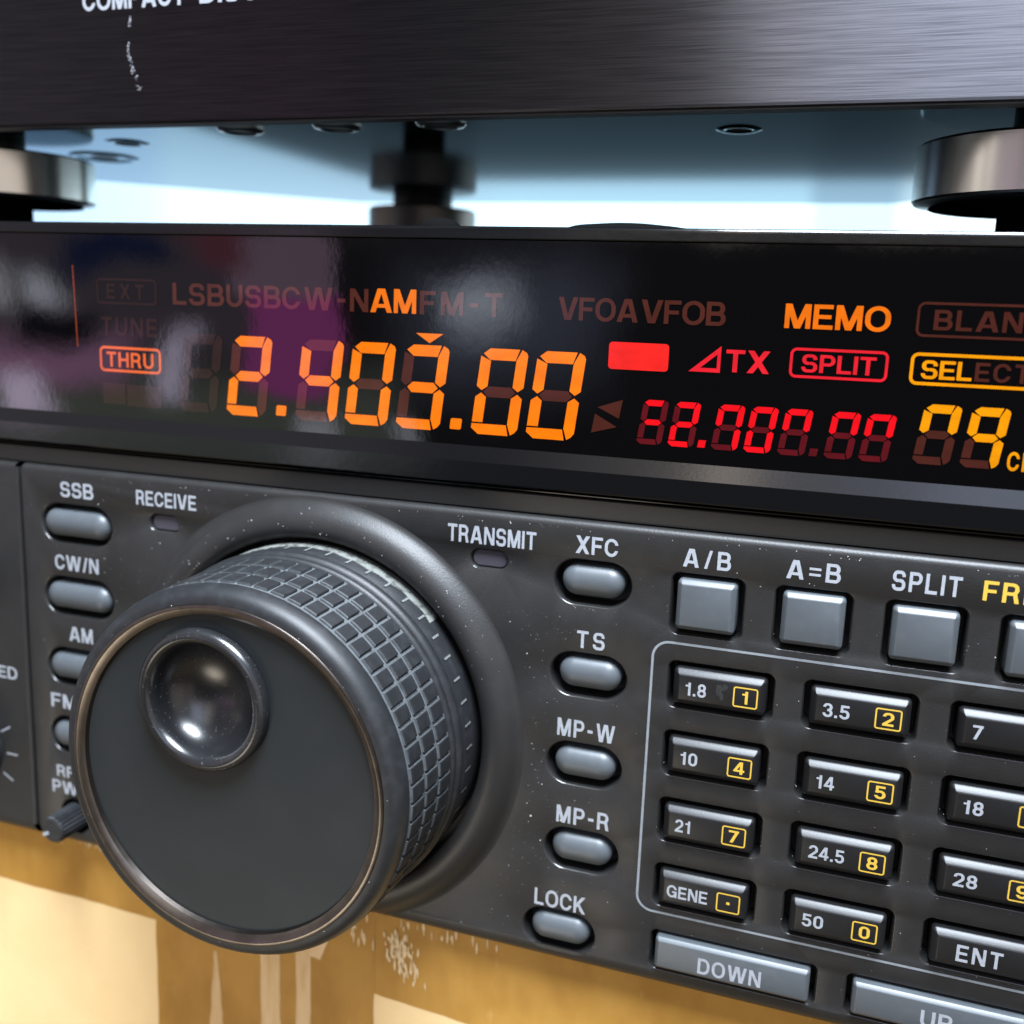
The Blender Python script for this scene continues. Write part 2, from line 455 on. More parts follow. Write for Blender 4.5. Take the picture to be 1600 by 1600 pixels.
GL = {
    'A': (_u(_slab(.115, .42, .112), _slab(.825, .52, .112), _box(.2, .2, .74, .355)), .94),
    'B': (_u(_box(0, 0, .19, 1), _int(_ring(-.3, .43, .73, 1, .27), _box(.1, 0, B, 1)), _int(_ring(-.3, 0, .78, .585, .28), _box(.1, 0, B, 1))), .78),
    'C': (_sub(_ring(0, 0, .84, 1, .42), _box(.5, .35, B, .65)), .84),
    'D': (_u(_box(0, 0, .19, 1), _int(_ring(-.4, 0, .82, 1, .42), _box(.1, 0, B, 1))), .82),
    'E': (_u(_box(0, 0, .19, 1), _box(0, .83, .70, 1), _box(0, .425, .65, .585), _box(0, 0, .72, .17)), .72),
    'F': (_u(_box(0, 0, .19, 1), _box(0, .83, .68, 1), _box(0, .41, .60, .575)), .68),
    'G': (_u(_sub(_ring(0, 0, .86, 1, .42), _box(.5, .40, B, .66)), _box(.46, .38, .86, .53), _box(.69, 0, .86, .5)), .86),
    'H': (_u(_box(0, 0, .19, 1), _box(.60, 0, .79, 1), _box(.1, .42, .7, .59)), .79),
    'I': (_box(0, 0, .19, 1), .19),
    'K': (_u(_box(0, 0, .19, 1), _slab(-.20, .68, .125, .28, 1, .1), _slab(.72, -.05, .125, 0, .56, .22)), .84),
    'L': (_u(_box(0, 0, .19, 1), _box(0, 0, .67, .17)), .67),
    'M': (_u(_box(0, 0, .18, 1), _box(.77, 0, .95, 1), _slab(.475, .125, .112, 0, 1), _slab(.475, .825, .112, 0, 1)), .95),
    'N': (_u(_box(0, 0, .18, 1), _box(.62, 0, .80, 1), _slab(.685, .115, .115, 0, 1)), .80),
    'O': (_ring(0, -.01, .90, 1.01, .44), .90),
    'P': (_P, .73),
    'Q': (_u(_ring(0, -.01, .90, 1.01, .44), _slab(.86, .2, .09, 0, .3)), .92),
    'R': (_u(_P, _slab(.68, .42, .10, 0, .48)), .78),
    'S': (_u(_sub(_ring(.015, .42, .735, 1, .27), _box(.37, .3, B, .70)), _sub(_ring(0, 0, .76, .585, .28), _box(-B, .30, .39, .8))), .76),
    'T': (_u(_box(.28, 0, .47, 1), _box(0, .83, .75, 1)), .75),
    'U': (_int(_ring(0, 0, .78, 1.7, .37), _box(-B, -B, B, 1)), .78),
    'V': (_u(_slab(.40, .105, .112), _slab(.48, .775, .112)), .88),
    'W': (_u(_slab(.32, .10, .10), _slab(.38, .60, .10), _slab(.90, .68, .10), _slab(.96, 1.18, .10)), 1.28),
    'X': (_u(_slab(.125, .75, .125), _slab(.75, .125, .125)), .875),
    'Y': (_u(_box(.335, 0, .525, .5), _slab(.18, .11, .11, .4, 1), _slab(.68, .75, .11, .4, 1)), .86),
    '-': (_box(.04, .38, .40, .55), .44),
    '/': (_slab(.09, .36, .085), .45),
    '=': (_u(_box(0, .26, .62, .39), _box(0, .56, .62, .69)), .62),
    '.': (_box(0, 0, .19, .19), .19),
    '0': (_ring(0, 0, .66, 1, .33), .66),
    '1': (_u(_box(.24, 0, .43, 1), _box(.04, .68, .3, .82)), .50),
    '2': (_u(_int(_ring(0, .36, .66, 1, .30), _u(_box(-B, .70, B, B), _box(.33, .56, B, B))), _slab(-.02, 1.0, .125, .1, .62, 0, .655), _box(0, 0, .66, .17)), .66),
    '3': (_sub(_u(_ring(.01, .43, .63, 1, .28), _ring(0, 0, .66, .585, .29)), _box(-B, .29, .29, .71)), .66),
    '4': (_u(_box(.37, 0, .55, 1), _box(0, .20, .67, .36), _slab(-.10, .43, .10, .22, 1)), .67),
    '5': (_u(_box(.08, .83, .62, 1), _box(.06, .46, .23, 1), _sub(_ring(0, 0, .66, .66, .31), _box(-B, .27, .30, .47))), .66),
    '6': (_six, .66),
    '7': (_u(_box(0, .83, .64, 1), _slab(.19, .56, .10, 0, .9)), .64),
    '8': (_u(_ring(.03, .43, .63, 1, .28), _ring(0, 0, .66, .585, .29)), .66),
    '9': ((lambda x, y: _six(.66 - x, 1 - y)), .66),
}
_cache = {}
def glyph_polys(ch):
    if ch in _cache:
        return _cache[ch]
    f, w = GL[ch]
    h = 1.0 / N
    nx, ny = int(math.ceil((w + .12) / h)), N + 6
    xs, ys = -.06 + h * np.arange(nx + 1), -.06 + h * np.arange(ny + 1)
    X, Y = np.meshgrid(xs, ys)
    D = f(X, Y) + 1e-7
    ins = D < 0
    polys = []
    for j in range(ny):
        run = None
        for i in range(nx):
            c = ((j, i), (j, i + 1), (j + 1, i + 1), (j + 1, i))
            k = sum(bool(ins[q]) for q in c)
            if k == 4:
                if run is None:
                    run = i
            else:
                if run is not None:
                    polys.append([(xs[run], ys[j]), (xs[i], ys[j]), (xs[i], ys[j + 1]), (xs[run], ys[j + 1])])
                    run = None
                if k:
                    p = []
                    for a in range(4):
                        q0, q1 = c[a], c[(a + 1) % 4]
                        if ins[q0]:
                            p.append((xs[q0[1]], ys[q0[0]]))
                        if ins[q0] != ins[q1]:
                            t = D[q0] / (D[q0] - D[q1])
                            p.append((xs[q0[1]] + t * (xs[q1[1]] - xs[q0[1]]), ys[q0[0]] + t * (ys[q1[0]] - ys[q0[0]])))
                    if len(p) > 2:
                        polys.append(p)
        if run is not None:
            polys.append([(xs[run], ys[j]), (xs[nx], ys[j]), (xs[nx], ys[j + 1]), (xs[run], ys[j + 1])])
    _cache[ch] = polys
    return polys

def text(mb, s, x0, x1, z0, h, y, mi=0, gap=.13, weight=1.0):
    """lettering from x0 to x1 on the plane y, baseline z0, capital height h"""
    adv, x = [], 0.0
    for ch in s:
        if ch == ' ':
            x += .34
            continue
        adv.append((ch, x))
        x += GL[ch][1] + gap
    total = x - gap
    k = (x1 - x0) / total if x1 is not None else h
    for ch, ax in adv:
        for p in glyph_polys(ch):
            mb.add([(x0 + (ax + q[0]) * k, y, z0 + q[1] * h) for q in p], [tuple(range(len(p)))], mi)

def rr_ring(mb, x0, z0, x1, z1, r, w, y, mi=0):
    a = rrect((x0 + x1) / 2, (z0 + z1) / 2, (x1 - x0) / 2, (z1 - z0) / 2, r, y)
    b = rrect((x0 + x1) / 2, (z0 + z1) / 2, (x1 - x0) / 2 - w, (z1 - z0) / 2 - w, r - w, y)
    n = len(a)
    mb.add(a + b, [(i, (i + 1) % n, n + (i + 1) % n, n + i) for i in range(n)], mi)

# ---------------------------------------------------------------- setting: the bright window far behind
mb = MB()
mb.box(-1300, 900, 620, 628, -420, 520)
win = obj('window', mb, 'window')
win['label'] = 'bright bluish white window behind the gap under the player'
win['category'] = 'window'
win['kind'] = 'structure'

# ================================================================= RADIO TRANSCEIVER
XL, XR = -212.0, 152.0
radio = thing('radio_transceiver', (-30, 150, -57.5), 'charcoal radio transceiver with lit orange display and big tuning knob, on the cardboard box', 'transceiver')

# case with lid
mb = MB()
mb.box(XL + 1, XR - 1, 6, 290, -57.2, 74.9)
case = obj('case', mb, 'case', radio)
mb = MB()
for cx, cy, r, h_ in ((-61.5, 11, 4.2, 2.3), (-29, 21.5, 14, 2.25)):
    mb.lathe(cx, 0, [(r, 74.8), (r * .97, 75 + h_ * .3), (r * .75, 75 + h_ * .75), (r * .4, 75 + h_)], 40, axis='z', cy=cy, cap=True)
obj('lid_boss', mb, 'pad', case)

# hole bookkeeping for the front panel
HOLES = []
def hole(cx, cz, hx, hz, r):
    HOLES.append((cx, cz, hx, hz, r))

KX, KZ = -80.4, -16.1
PILLS_L = [(-135.6, 15.3), (-135.8, -0.1), (-135.9, -15.6), (-136.0, -31.0)]
PILLS_R = [(-27.1, 16.25), (-27.0, -0.35), (-26.95, -16.95), (-26.6, -33.4), (-30.0, -50.0)]
SQ = [(-7.55, 14.7), (9.25, 14.5), (26.05, 14.3), (42.6, 14.1)]
KEYC = [-4.35, 17.8, 39.9]
KEYR = [0.6, -11.75, -24.1, -36.5]
for x, z in PILLS_L:
    hole(x, z, 9.0, 4.4, 4.4)
for x, z in PILLS_R:
    hole(x, z, 7.1, 4.25, 4.25)
for x, z in SQ:
    hole(x, z, 6.25, 5.5, 1.7)
for x in KEYC:
    for z in KEYR:
        hole(x, z, 9.0, 4.3, 1.6)
UPDN = [(1.3, -49.15), (34.6, -49.15)]
for x, z in UPDN:
    hole(x, z, 14.5, 4.0, 1.4)
LEDS = [(-114.1, 17.8), (-46.0, 18.35)]
for x, z in LEDS:
    hole(x, z, 3.7, 1.9, 1.9)
RFX, RFZ = -139.2, -49.6
HOLES.append((RFX, RFZ, 4.1, 4.1, 4.1))

Z0, Z1 = -53.4, 25.7           # flat part of the panel face
def panel(mb, x0, x1, holes, round_holes=()):
    """face with real openings, rounded top and side edges, curved bottom"""
    e = 0.55
    outer = [(x0 + e, Z0), (x1 - e, Z0), (x1 - e, Z1), (x0 + e, Z1)]
    loops = [outer] + [[(p[0], p[2]) for p in rrect(*h)] for h in holes]
    for cx, cz, r in round_holes:
        loops.append([(cx + r * math.cos(2 * PI * i / 96), cz + r * math.sin(2 * PI * i / 96)) for i in range(96)])
    v2, f2 = fill_loops(loops)
    mb.add([(p[0], 0, p[1]) for p in v2], [tuple(f) for f in f2], 0, False)
    # top, side and bottom edges as swept profiles
    prof = []
    for i in range(7):
        a = i / 6 * PI / 2
        prof.append((3.6 * (1 - math.cos(a)), Z0 - 3.6 * math.sin(a)))
    prof.append((12, Z0 - 3.62))
    mb.loft([[(x, y, z) for y, z in prof] for x in (x0 + e, x1 - e)], 0, False, True, False)
    prof = []
    for i in range(6):
        a = i / 5 * PI / 2
        prof.append((1.2 * (1 - math.cos(a)), Z1 + 1.2 * math.sin(a)))
    prof.append((6, Z1 + 1.22))
    mb.loft([[(x, y, z) for y, z in prof] for x in (x0 + e, x1 - e)], 0, False, True, False)
    for xa, sgn in ((x0 + e, -1), (x1 - e, 1)):
        prof = []
        for i in range(5):
            a = i / 4 * PI / 2
            prof.append((xa + sgn * e * math.sin(a), e * (1 - math.cos(a))))
        prof.append((xa + sgn * e, 7))
        mb.loft([[(x, y, z) for x, y in prof] for z in (Z0 - .4, Z1 + .4)], 0, False, True, False)

mb = MB()
panel(mb, -149.45, XR, HOLES, [(KX, KZ, 36.0)])
for k, (cx, cz, hx, hz, r) in enumerate(HOLES):
    lip = 0.36 if hx > 4.2 else 0.25
    rings = rr_rings(cx, cz, hx, hz, r, [(0, 0), (lip * .35, 0.07), (lip, 0.5)])
    mb.loft(rings, 1, False, True)
    mb.loft(rr_rings(cx, cz, hx, hz, r, [(lip, 0.5), (lip + .02, 5.2)]), 2, True, True)
front = obj('front_panel', mb, ['panel', 'holewall', 'recess'], radio)

mb = MB()
panel(mb, XL, -150.15, [])
side = obj('side_panel', mb, 'panel', radio)
mb = MB()
mb.box(-150.9, -148.7, 4.5, 5.5, Z0 - 3, Z1)
obj('seam', mb, 'recess', side)

# raised ring moulded round the tuning knob
mb = MB()
prof = [(42.5, .03), (42.0, -.07), (41.5, -.32), (41.0, -.76), (40.4, -1.38), (39.8, -1.95), (39.0, -2.48), (38.1, -2.82), (37.2, -2.95), (36.4, -2.9), (35.7, -2.62), (35.15, -2.15), (34.85, -1.6), (34.72, -.8), (34.7, 5.5)]
mb.lathe(KX, KZ, prof, 160)
v2 = []
for x, y, z in mb.v:
    if z < Z0:
        q = min(Z0 - z, 3.59)
        y += 3.6 - math.sqrt(3.6 ** 2 - q * q)
        z = max(z, Z0 - 3.59)
    v2.append((x, y, z))
mb.v = v2
obj('knob_surround', mb, 'panel', front, sharp=80)
mb = MB()
mb.lathe(KX, KZ, [(34.72, 5.4), (1, 5.4)], 96, cap=False)
obj('knob_well', mb, 'recess', front)

# printed lettering on the panel
INK = -0.05
def legend(s, x0, x1, z0, h, ink='white_ink', parent=front, y=INK, gap=.13, name='lettering'):
    m_ = MB()
    text(m_, s, x0, x1, z0, h, y, gap=gap)
    w = {'white_ink': 'white', 'yellow_ink': 'yellow', 'grey_ink': 'grey'}.get(ink, 'pale')
    return obj(name, m_, ink, parent, label='%s printed lettering reading %s' % (w, s))
legend('SSB', -139.2, -131.0, 20.9, 3.15)
legend('RECEIVE', -120.6, -106.6, 21.05, 2.95)
legend('CW/N', -141.4, -130.4, 5.5, 3.15)
legend('AM', -138.6, -132.6, -9.7, 3.15)
legend('FM', -144.2, -137.5, -25.1, 3.15)
legend('RF', -143.6, -139.0, -40.9, 2.6)
legend('PWR', -145.0, -135.5, -44.8, 2.9)
legend('XFC', -30.3, -22.9, 21.3, 3.1)
legend('TS', -29.3, -24.3, 4.6, 3.1, gap=.3)
legend('MP-W', -32.0, -21.6, -12.0, 3.3, gap=.2)
legend('MP-R', -31.4, -21.7, -28.5, 3.3, gap=.2)
legend('LOCK', -34.8, -25.1, -45.6, 3.3)
legend('TRANSMIT', -53.9, -37.4, 20.95, 3.15)
legend('A/B', -11.9, -4.1, 21.1, 3.1, gap=.3)
legend('A=B', 4.7, 13.0, 21.1, 3.1, gap=.26)
legend('SPLIT', 20.6, 30.6, 21.1, 3.2, gap=.2)
legend('FREQ', 33.6, 44.8, 21.1, 3.1, 'yellow_ink', gap=.2)
legend('SPEED', -166.4, -153.1, -20.7, 2.75, parent=side)
mb = MB()
rr_ring(mb, -16.1, -42.1, 51.6, 8.0, 3.0, .42, INK)
obj('keypad_outline', mb, 'grey_ink', front, label='thin grey line framing the keypad')

# pill shaped grey buttons
def pill(cx, cz, hx, hz, front_y):
    m_ = MB()
    steps = [(0, 4.5), (0, front_y + hz * .75)]
    for i in range(1, 8):
        a = i / 8 * PI / 2
        steps.append((hz * (1 - math.cos(a)) * .98, front_y + hz * .75 * (1 - math.sin(a))))
    steps.append((hz * .93, front_y))
    m_.loft(rr_rings(cx, cz, hx, hz, hz, steps, 10), 0, True, True)
    return obj('pill_button', m_, 'grey', radio, sharp=70)
r8 = random.Random(4)
for x, z in PILLS_L:
    pill(x - .2, z + .1 + r8.uniform(-.1, .1), 8.0, 2.85, -0.9)
for x, z in PILLS_R:
    pill(x + .1 + r8.uniform(-.15, .15), z + .2 + r8.uniform(-.1, .1), 5.55, 2.75, -0.7 + r8.uniform(-.12, .12))

def cap(name, cx, cz, hx, hz, r, y, mname, bev=.9, lean=0.0):
    m_ = MB()
    steps = [(-.12, 4.5), (0, y + bev * 1.1)]
    for u, v in ((.02, .98), (.07, .87), (.16, .74), (.44, .44), (.72, .17), (.85, .065), (1, 0)):
        steps.append((bev * u, y + bev * .95 * v))
    m_.loft(rr_rings(cx, cz, hx, hz, r, steps, 8), 0, True, True)
    return obj(name, m_, mname, radio, sharp=50)
for x, z in SQ:
    cap('square_button', x + .05 + r8.uniform(-.12, .12), z + .15 + r8.uniform(-.1, .1), 4.85, 4.3, .8, -1.3 + r8.uniform(-.1, .1), 'grey', .9)

r9 = random.Random(5)
NAMES = [['1.8', '3.5', '7'], ['10', '14', '18'], ['21', '24.5', '28'], ['GENE', '50', 'ENT']]
BOXD = [['1', '2', '3'], ['4', '5', '6'], ['7', '8', '9'], ['.', '0', None]]
TW = {'1.8': 3.5, '3.5': 4.1, '7': 1.5, '10': 2.9, '14': 2.9, '18': 3.0, '21': 2.7, '24.5': 5.6, '28': 3.5, 'GENE': 7.0, '50': 3.4}
KY = -1.5
for j, z in enumerate(KEYR):
    for i, x in enumerate(KEYC):
        kk = cap('keypad_key', x + r9.uniform(-.1, .1), z + .1 + r9.uniform(-.08, .08), 7.65, 3.15, .8, KY, 'black', 1.15)
        s, d = NAMES[j][i], BOXD[j][i]
        if d is None:
            legend(s, x - 3.7, x + 3.1, z - 1.5, 2.9, parent=kk, y=KY - .03, gap=.24)
            continue
        hh = 2.3
        legend(s, x - 5.5 - (.6 if s == 'GENE' else 0), x - 5.5 - (.6 if s == 'GENE' else 0) + TW[s], z - 1.12, hh, parent=kk, y=KY - .03)
        m_ = MB()
        bx, bz = x + 4.42, z - .05
        rr_ring(m_, bx - 2.0, bz - 1.75, bx + 2.0, bz + 1.75, .45, .24, KY - .03)
        if d == '.':
            text(m_, d, bx - .28, bx + .28, bz - .25, 2.6, KY - .03)
        elif d == '1':
            text(m_, d, bx - .62, bx + .56, bz - 1.1, 2.2, KY - .03)
        else:
            text(m_, d, bx - .85, bx + .85, bz - 1.1, 2.2, KY - .03)
        obj('number_box', m_, 'yellow_ink', kk, label='yellow boxed symbol %s on the key' % d if d != '.' else 'yellow box with a dot on the key')
m_ = MB()
for i in range(22):
    fx, fz = KEYC[0] + .55 + r9.uniform(-.75, .75), KEYR[0] + .2 + r9.uniform(-1.2, 1.2)
    m_.add([(fx + .3 * math.cos(t_) * r9.uniform(.5, 1.2), KY - .02 - i * .002, fz + .5 * math.sin(t_) * r9.uniform(.5, 1.2)) for t_ in (0, 1.2, 2.4, 3.7, 5)], [tuple(range(5))])
obj('worn_patch', m_, 'worn', [o for o in COL.objects if o.name == 'keypad_key'][0])
for (x, z), s in zip(UPDN, ('DOWN', 'UP')):
    b_ = cap('wide_button', x, z + .15, 13.2, 3.0, .6, -1.4, 'grey', .7)
    if s == 'DOWN':
        legend(s, x - 5.5, x + 5.3, z - 1.85, 3.0, parent=b_, y=-1.43, gap=.16)
    else:
        legend(s, x - 2.4, x + 2.4, z - 1.85, 3.0, parent=b_, y=-1.43, gap=.16)

for x, z in LEDS:
    m_ = MB()
    m_.loft(rr_rings(x, z, 3.35, 1.55, 1.5, [(0, 4), (0, 1.0), (.25, .78)], 8), 0, True, True)
    obj('indicator_lens', m_, 'led', radio)

# small knobs
def knurled(name, cx, cz, r, y0, y1, n, depth=.16, mats=('rubber',)):
    m_ = MB()
    def ring(rr, y, amp):
        return [(cx + (rr + (amp if i % 2 else -amp)) * math.cos(2 * PI * i / (2 * n)), y, cz + (rr + (amp if i % 2 else -amp)) * math.sin(2 * PI * i / (2 * n))) for i in range(2 * n)]
    m_.loft([ring(r + .25, y0, depth), ring(r, y1 + .5, depth), ring(r - .1, y1 + .2, .02), ring(r - .4, y1, 0)], 0, True, False)
    return obj(name, m_, mats[0], radio)
k_ = knurled('power_knob', RFX, RFZ, 2.75, 4.5, -7.0, 22)
m_ = MB()
m_.add([(RFX - 2.45, -7.1, RFZ - .95), (RFX - 2.1, -7.1, RFZ - 1.65), (RFX - .6, -7.1, RFZ - .8), (RFX - .95, -7.1, RFZ - .1)], [(0, 1, 2, 3)])
obj('pointer_mark', m_, 'white_ink', k_)
m_ = MB()
m_.lathe(-166.8, -38.2, [(8.4, .0), (8.4, -2.2), (7.4, -2.8), (7.0, -12), (6.5, -12.6)], 72, cap=True)
obj('control_knob', m_, 'rubber', radio)
m_ = MB()
for a in range(-150, 181, 30):
    c_, s_ = math.cos(math.radians(a)), math.sin(math.radians(a))
    p = lambda r, w: (-166.8 + r * c_ - w * s_, INK, -38.2 + r * s_ + w * c_)
    m_.add([p(9.6, -.17), p(12.6, -.17), p(12.6, .17), p(9.6, .17)], [(0, 1, 2, 3)])
obj('dial_scale', m_, 'white_ink', side, label='white tick marks around the small knob')
m_ = MB()
m_.lathe(-167.0, 1.5, [(8.0, .0), (8.0, -2.2), (7.2, -2.8), (6.9, -11), (6.4, -11.6)], 72, cap=True)
obj('control_knob', m_, 'rubber', radio)

# ---------------------------------------------------------------- tuning knob
def lath(name, prof, mname, parent, n=160, capit=False, sharp=40):
    m_ = MB()
    m_.lathe(KX, KZ, prof, n, cap=capit)
    return obj(name, m_, mname, parent, sharp=sharp)
knob = lath('tuning_knob', [(33.4, 5.0), (33.6, 0.5), (33.6, -.2), (33.4, -6.2), (33.1, -6.6), (33.1, -7.1), (33.55, -7.5), (33.75, -8.3), (33.55, -9.1), (33.0, -9.4),
                            (32.9, -9.9), (33.3, -10.2), (33.4, -10.8), (33.2, -11.3), (32.6, -11.5), (32.55, -12), (32.0, -27), (32.35, -27.3), (32.5, -28.2), (32.1, -29.6), (31.4, -30.6), (30.6, -31.0), (29.6, -31.05), (29.0, -31.0)], 'rubber', radio, sharp=50)
# dust lying on the upper inner edge of the skirt
m_ = MB()
rings = []
for rr, yy in ((33.6, .2), (33.76, -.7), (33.74, -2.2), (33.5, -3.3)):
    rings.append([(KX + rr * math.cos(a), yy + (.35 * math.sin(a * 9.3) + .2 * math.sin(a * 41) - .1) * (1 if yy < -1 else 0), KZ + rr * math.sin(a)) for a in [math.radians(42 + 103 * i / 90) for i in range(91)]])
m_.loft(rings, 0, False, True, False)
obj('dust_edge', m_, 'dustrim', knob, label='pale dust along the top edge of the knob')
# ticks on the base band
m_ = MB()
for i in range(50):
    a = 2 * PI * i / 50 + .03
    for da, y0, y1, r in ((.006, -3.4, -6.0, 33.62),):
        pts = [(KX + r * math.cos(a + s_ * da), y, KZ + r * math.sin(a + s_ * da)) for s_, y in ((-1, y0), (1, y0), (1, y1), (-1, y1))]
        m_.add(pts, [(0, 1, 2, 3)])
obj('skirt_marks', m_, 'mark', knob)
# rubber grip: a dusty sleeve with rows of raised pads
m_ = MB()
m_.lathe(KX, KZ, [(32.72, -11.5), (32.15, -27.2)], 160, 1)
NP = 64
rows = [(-12.2, -16.2), (-17.3, -21.3), (-22.4, -26.5)]
for k, (ya, yb) in enumerate(rows):
    for i in range(NP):
        a0 = 2 * PI * (i + .05) / NP
        a1 = 2 * PI * (i + .84) / NP
        def P(a, y, lift):
            r = 32.72 + (y + 11.5) * (-.57 / -15.7) * -1 * -1 if False else 32.72 - (-11.5 - y) * .0363
            return (KX + (r + lift) * math.cos(a), y, KZ + (r + lift) * math.sin(a))
        b = .13
        da = b / 32
        am = (a0 + a1) / 2
        q_ = lambda h, d, e_: [P(a0 + d, ya - e_, h), P(am, ya - e_, h + (.02 if e_ else 0)), P(a1 - d, ya - e_, h), P(a1 - d, yb + e_, h), P(am, yb + e_, h + (.02 if e_ else 0)), P(a0 + d, yb + e_, h)]
        lo, mi_, hi = q_(-.1, 0, 0), q_(.36, 0, 0), q_(.5, da, b)
        n = 6
        vs_ = lo + mi_ + hi
        fs_ = []
        for q in range(2):
            for w in range(n):
                fs_.append((q * n + w, q * n + (w + 1) % n, (q + 1) * n + (w + 1) % n, (q + 1) * n + w))
        m_.add(vs_, fs_[:6], 1)
        m_.add(vs_, fs_[6:], 0)
        m_.add(hi, [(0, 1, 4, 5), (1, 2, 3, 4)], 0)
bm_ = obj('grip', m_, ['rubber', 'dusty'], knob, sharp=30)
lath('trim_ring', [(29.75, -30.9), (29.6, -31.25), (29.2, -31.4), (28.9, -31.35), (27.95, -30.8), (27.8, -30.7), (27.55, -29.7)], 'bronze', knob)
# face plate with an opening for the finger dimple
DX, DZ = KX - 3.4, KZ + 13.1
m_ = MB()
v2_, f2_ = fill_loops([[(cx + r * math.cos(2 * PI * i / 96), cz + r * math.sin(2 * PI * i / 96)) for i in range(96)] for cx, cz, r in ((KX, KZ, 27.75), (DX, DZ, 11.2))])
m_.add([(p[0], -29.9, p[1]) for p in v2_], [tuple(f) for f in f2_], 0)
obj('face_plate', m_, 'knobface', knob)
m_ = MB()
prof = [(12.15, -30.2), (12.2, -30.9), (12.0, -31.6), (11.5, -32.1), (10.9, -32.25), (10.3, -32.05), (9.9, -31.6), (9.55, -30.8)]
for i in range(1, 13):
    a = i / 12 * PI / 2
    prof.append((9.55 * math.cos(a) + .001, -30.8 + 6.6 * math.sin(a)))
m_.lathe(DX, DZ, prof, 96)
obj('finger_dimple', m_, 'gloss', knob, sharp=75)

# ---------------------------------------------------------------- display and bezel
m_ = MB()
# frame above the glass with a rounded top edge
pr_ = [(6, 75.2), (1.0, 75.17), (.62, 75.0), (.47, 74.75), (.45, 74.5), (.45, 73.25), (.55, 73.1), (1.2, 73.05)]
m_.loft([[(x, y, z) for y, z in pr_] for x in (XL, XR)], 0, False, False, False)
bez = obj('bezel', m_, 'bezel', radio)
m_ = MB()
pr_ = [(.5, 72.9), (.5, 38.15)]
m_.loft([[(x, y, z) for y, z in pr_] for x in (XL, XR)], 0, False, False, False)
glass = obj('display_window', m_, 'glass', radio)
GY = 0.5
m_ = MB()
m_.loft([[(x, y, z) for y, z in ((GY, 38.15), (-.12, 35.45))] for x in (XL, XR)], 0, False, False, False)
obj('lower_facet', m_, 'facet', bez)
m_ = MB()
m_.loft([[(x, y, z) for y, z in ((-.12, 35.45), (-.12, 31.95), (.0, 31.75), (.25, 31.62), (.7, 31.55), (1.6, 31.5))] for x in (XL, XR)], 0, False, False, False)
m_.loft([[(x, y, z) for y, z in ((2.0, 31.45), (.75, 31.3), (.6, 31.2), (.65, 31.05), (1.8, 30.95))] for x in (XL, XR)], 0, False, False, False)
obj('lower_strip', m_, 'bezel', bez, sharp=30)
m_ = MB()
m_.loft([[(x, y, z) for y, z in ((5.0, 30.6), (1.2, 30.55), (1.0, 30.4), (1.5, 27.2), (5.5, 26.8))] for x in (XL, XR)], 0, False, False, False)
obj('lip', m_, 'satin', bez, sharp=30)

SY = GY - 0.06
def seg7(m_, x0, z0, W, H, t, lit, sl=.118, ml=0, md=1, sc_=1.0):
    """seven slanted segments; x0, z0 is the lower left corner"""
    h = H / 2
    c = t * .48
    g = t * .055 + .03
    a = t * .5
    segs = {
        'a': [(c * .5, H - c * .95), (c * 1.7, H), (W - c * 1.55 - g, H), (W - t - g * 1.2, H - t), (t * .9, H - t)],
        'b': [(W - c * 1.3 + g * .4, H - .02 * t), (W - c * .3, H - c * .55), (W, H - c * 1.1), (W, h + a * .95), (W - a * .95, h + g * 1.6), (W - t, h + a * .95), (W - t, H - t + g * .6)],
        'c': [(W - a * .95, h - g * 1.6), (W, h - a * .95), (W, c * 1.35), (W - c * .5, c * .6), (W - c * 1.25, c * .15), (W - t + .0, t), (W - t, h - a * .95)],
        'd': [(0, t - g), (W - t - g * 1.6, t - g), (W - c * 1.55 - g, 0), (c * 1.5, 0), (0, c * 1.1)],
        'e': [(0, t + g), (t, t + g), (t, h - a * .95), (a * 1.0, h - g * 1.6), (0, h - a * .95)],
        'f': [(0, h + a * .95), (a * 1.0, h + g * 1.6), (t, h + a * .95), (t, H - t - g * 1.2), (c * .05, H - c * 1.15 - g * 1.6)],
        'g': [(a * 1.35, h), (t * 1.15, h + t * .47), (W - t * 1.15, h + t * .47), (W - a * 1.35, h), (W - t * 1.15, h - t * .47), (t * 1.15, h - t * .47)],
    }
    for k, p in segs.items():
        if k in 'bcdef':
            p = p if k != 'f' else p
        area_ = sum(p[i][0] * p[(i + 1) % len(p)][1] - p[(i + 1) % len(p)][0] * p[i][1] for i in range(len(p)))
        if area_ < 0:
            p = p[::-1]
        m_.add([(x0 + u + sl * v, SY, z0 + v) for u, v in p], [tuple(range(len(p)))], ml if k in lit else md)

for x, lit in ((-110.4, ''), (-99.8, 'abged'), (-85.1, 'fgbc'), (-74.9, 'abcdef'), (-64.7, 'abgcd'), (-50.4, 'abcdef'), (-40.35, 'abcdef')):
    m_ = MB()
    seg7(m_, x, 40.3, 8.45, 14.75, 1.95, lit)
    if lit:
        obj('large_digit', m_, ['orange', 'dim'], glass)
    else:
        obj('large_digit', m_, ['orange', 'faint'], glass, label='faint unlit digit left of the frequency')
for x in (-89.3, -54.5):
    m_ = MB()
    p = rrect(x + 1.25, 41.75, 1.05, .95, .3, SY, 3)
    m_.add([(q[0] + .118 * (q[2] - 40.8), q[1], q[2]) for q in p], [tuple(range(len(p)))])
    obj('decimal_point', m_, 'orange', glass)
for x, lit in ((-21.1, 'ag'), (-15.9, 'abged'), (-8.9, 'abfc'), (-3.75, 'abcdef'), (1.5, 'abf'), (8.55, 'abf'), (13.7, 'abf')):
    m_ = MB()
    seg7(m_, x, 40.75, 4.15, 7.3, .98, lit, .13)
    obj('small_digit', m_, ['red', 'dimred'], glass)
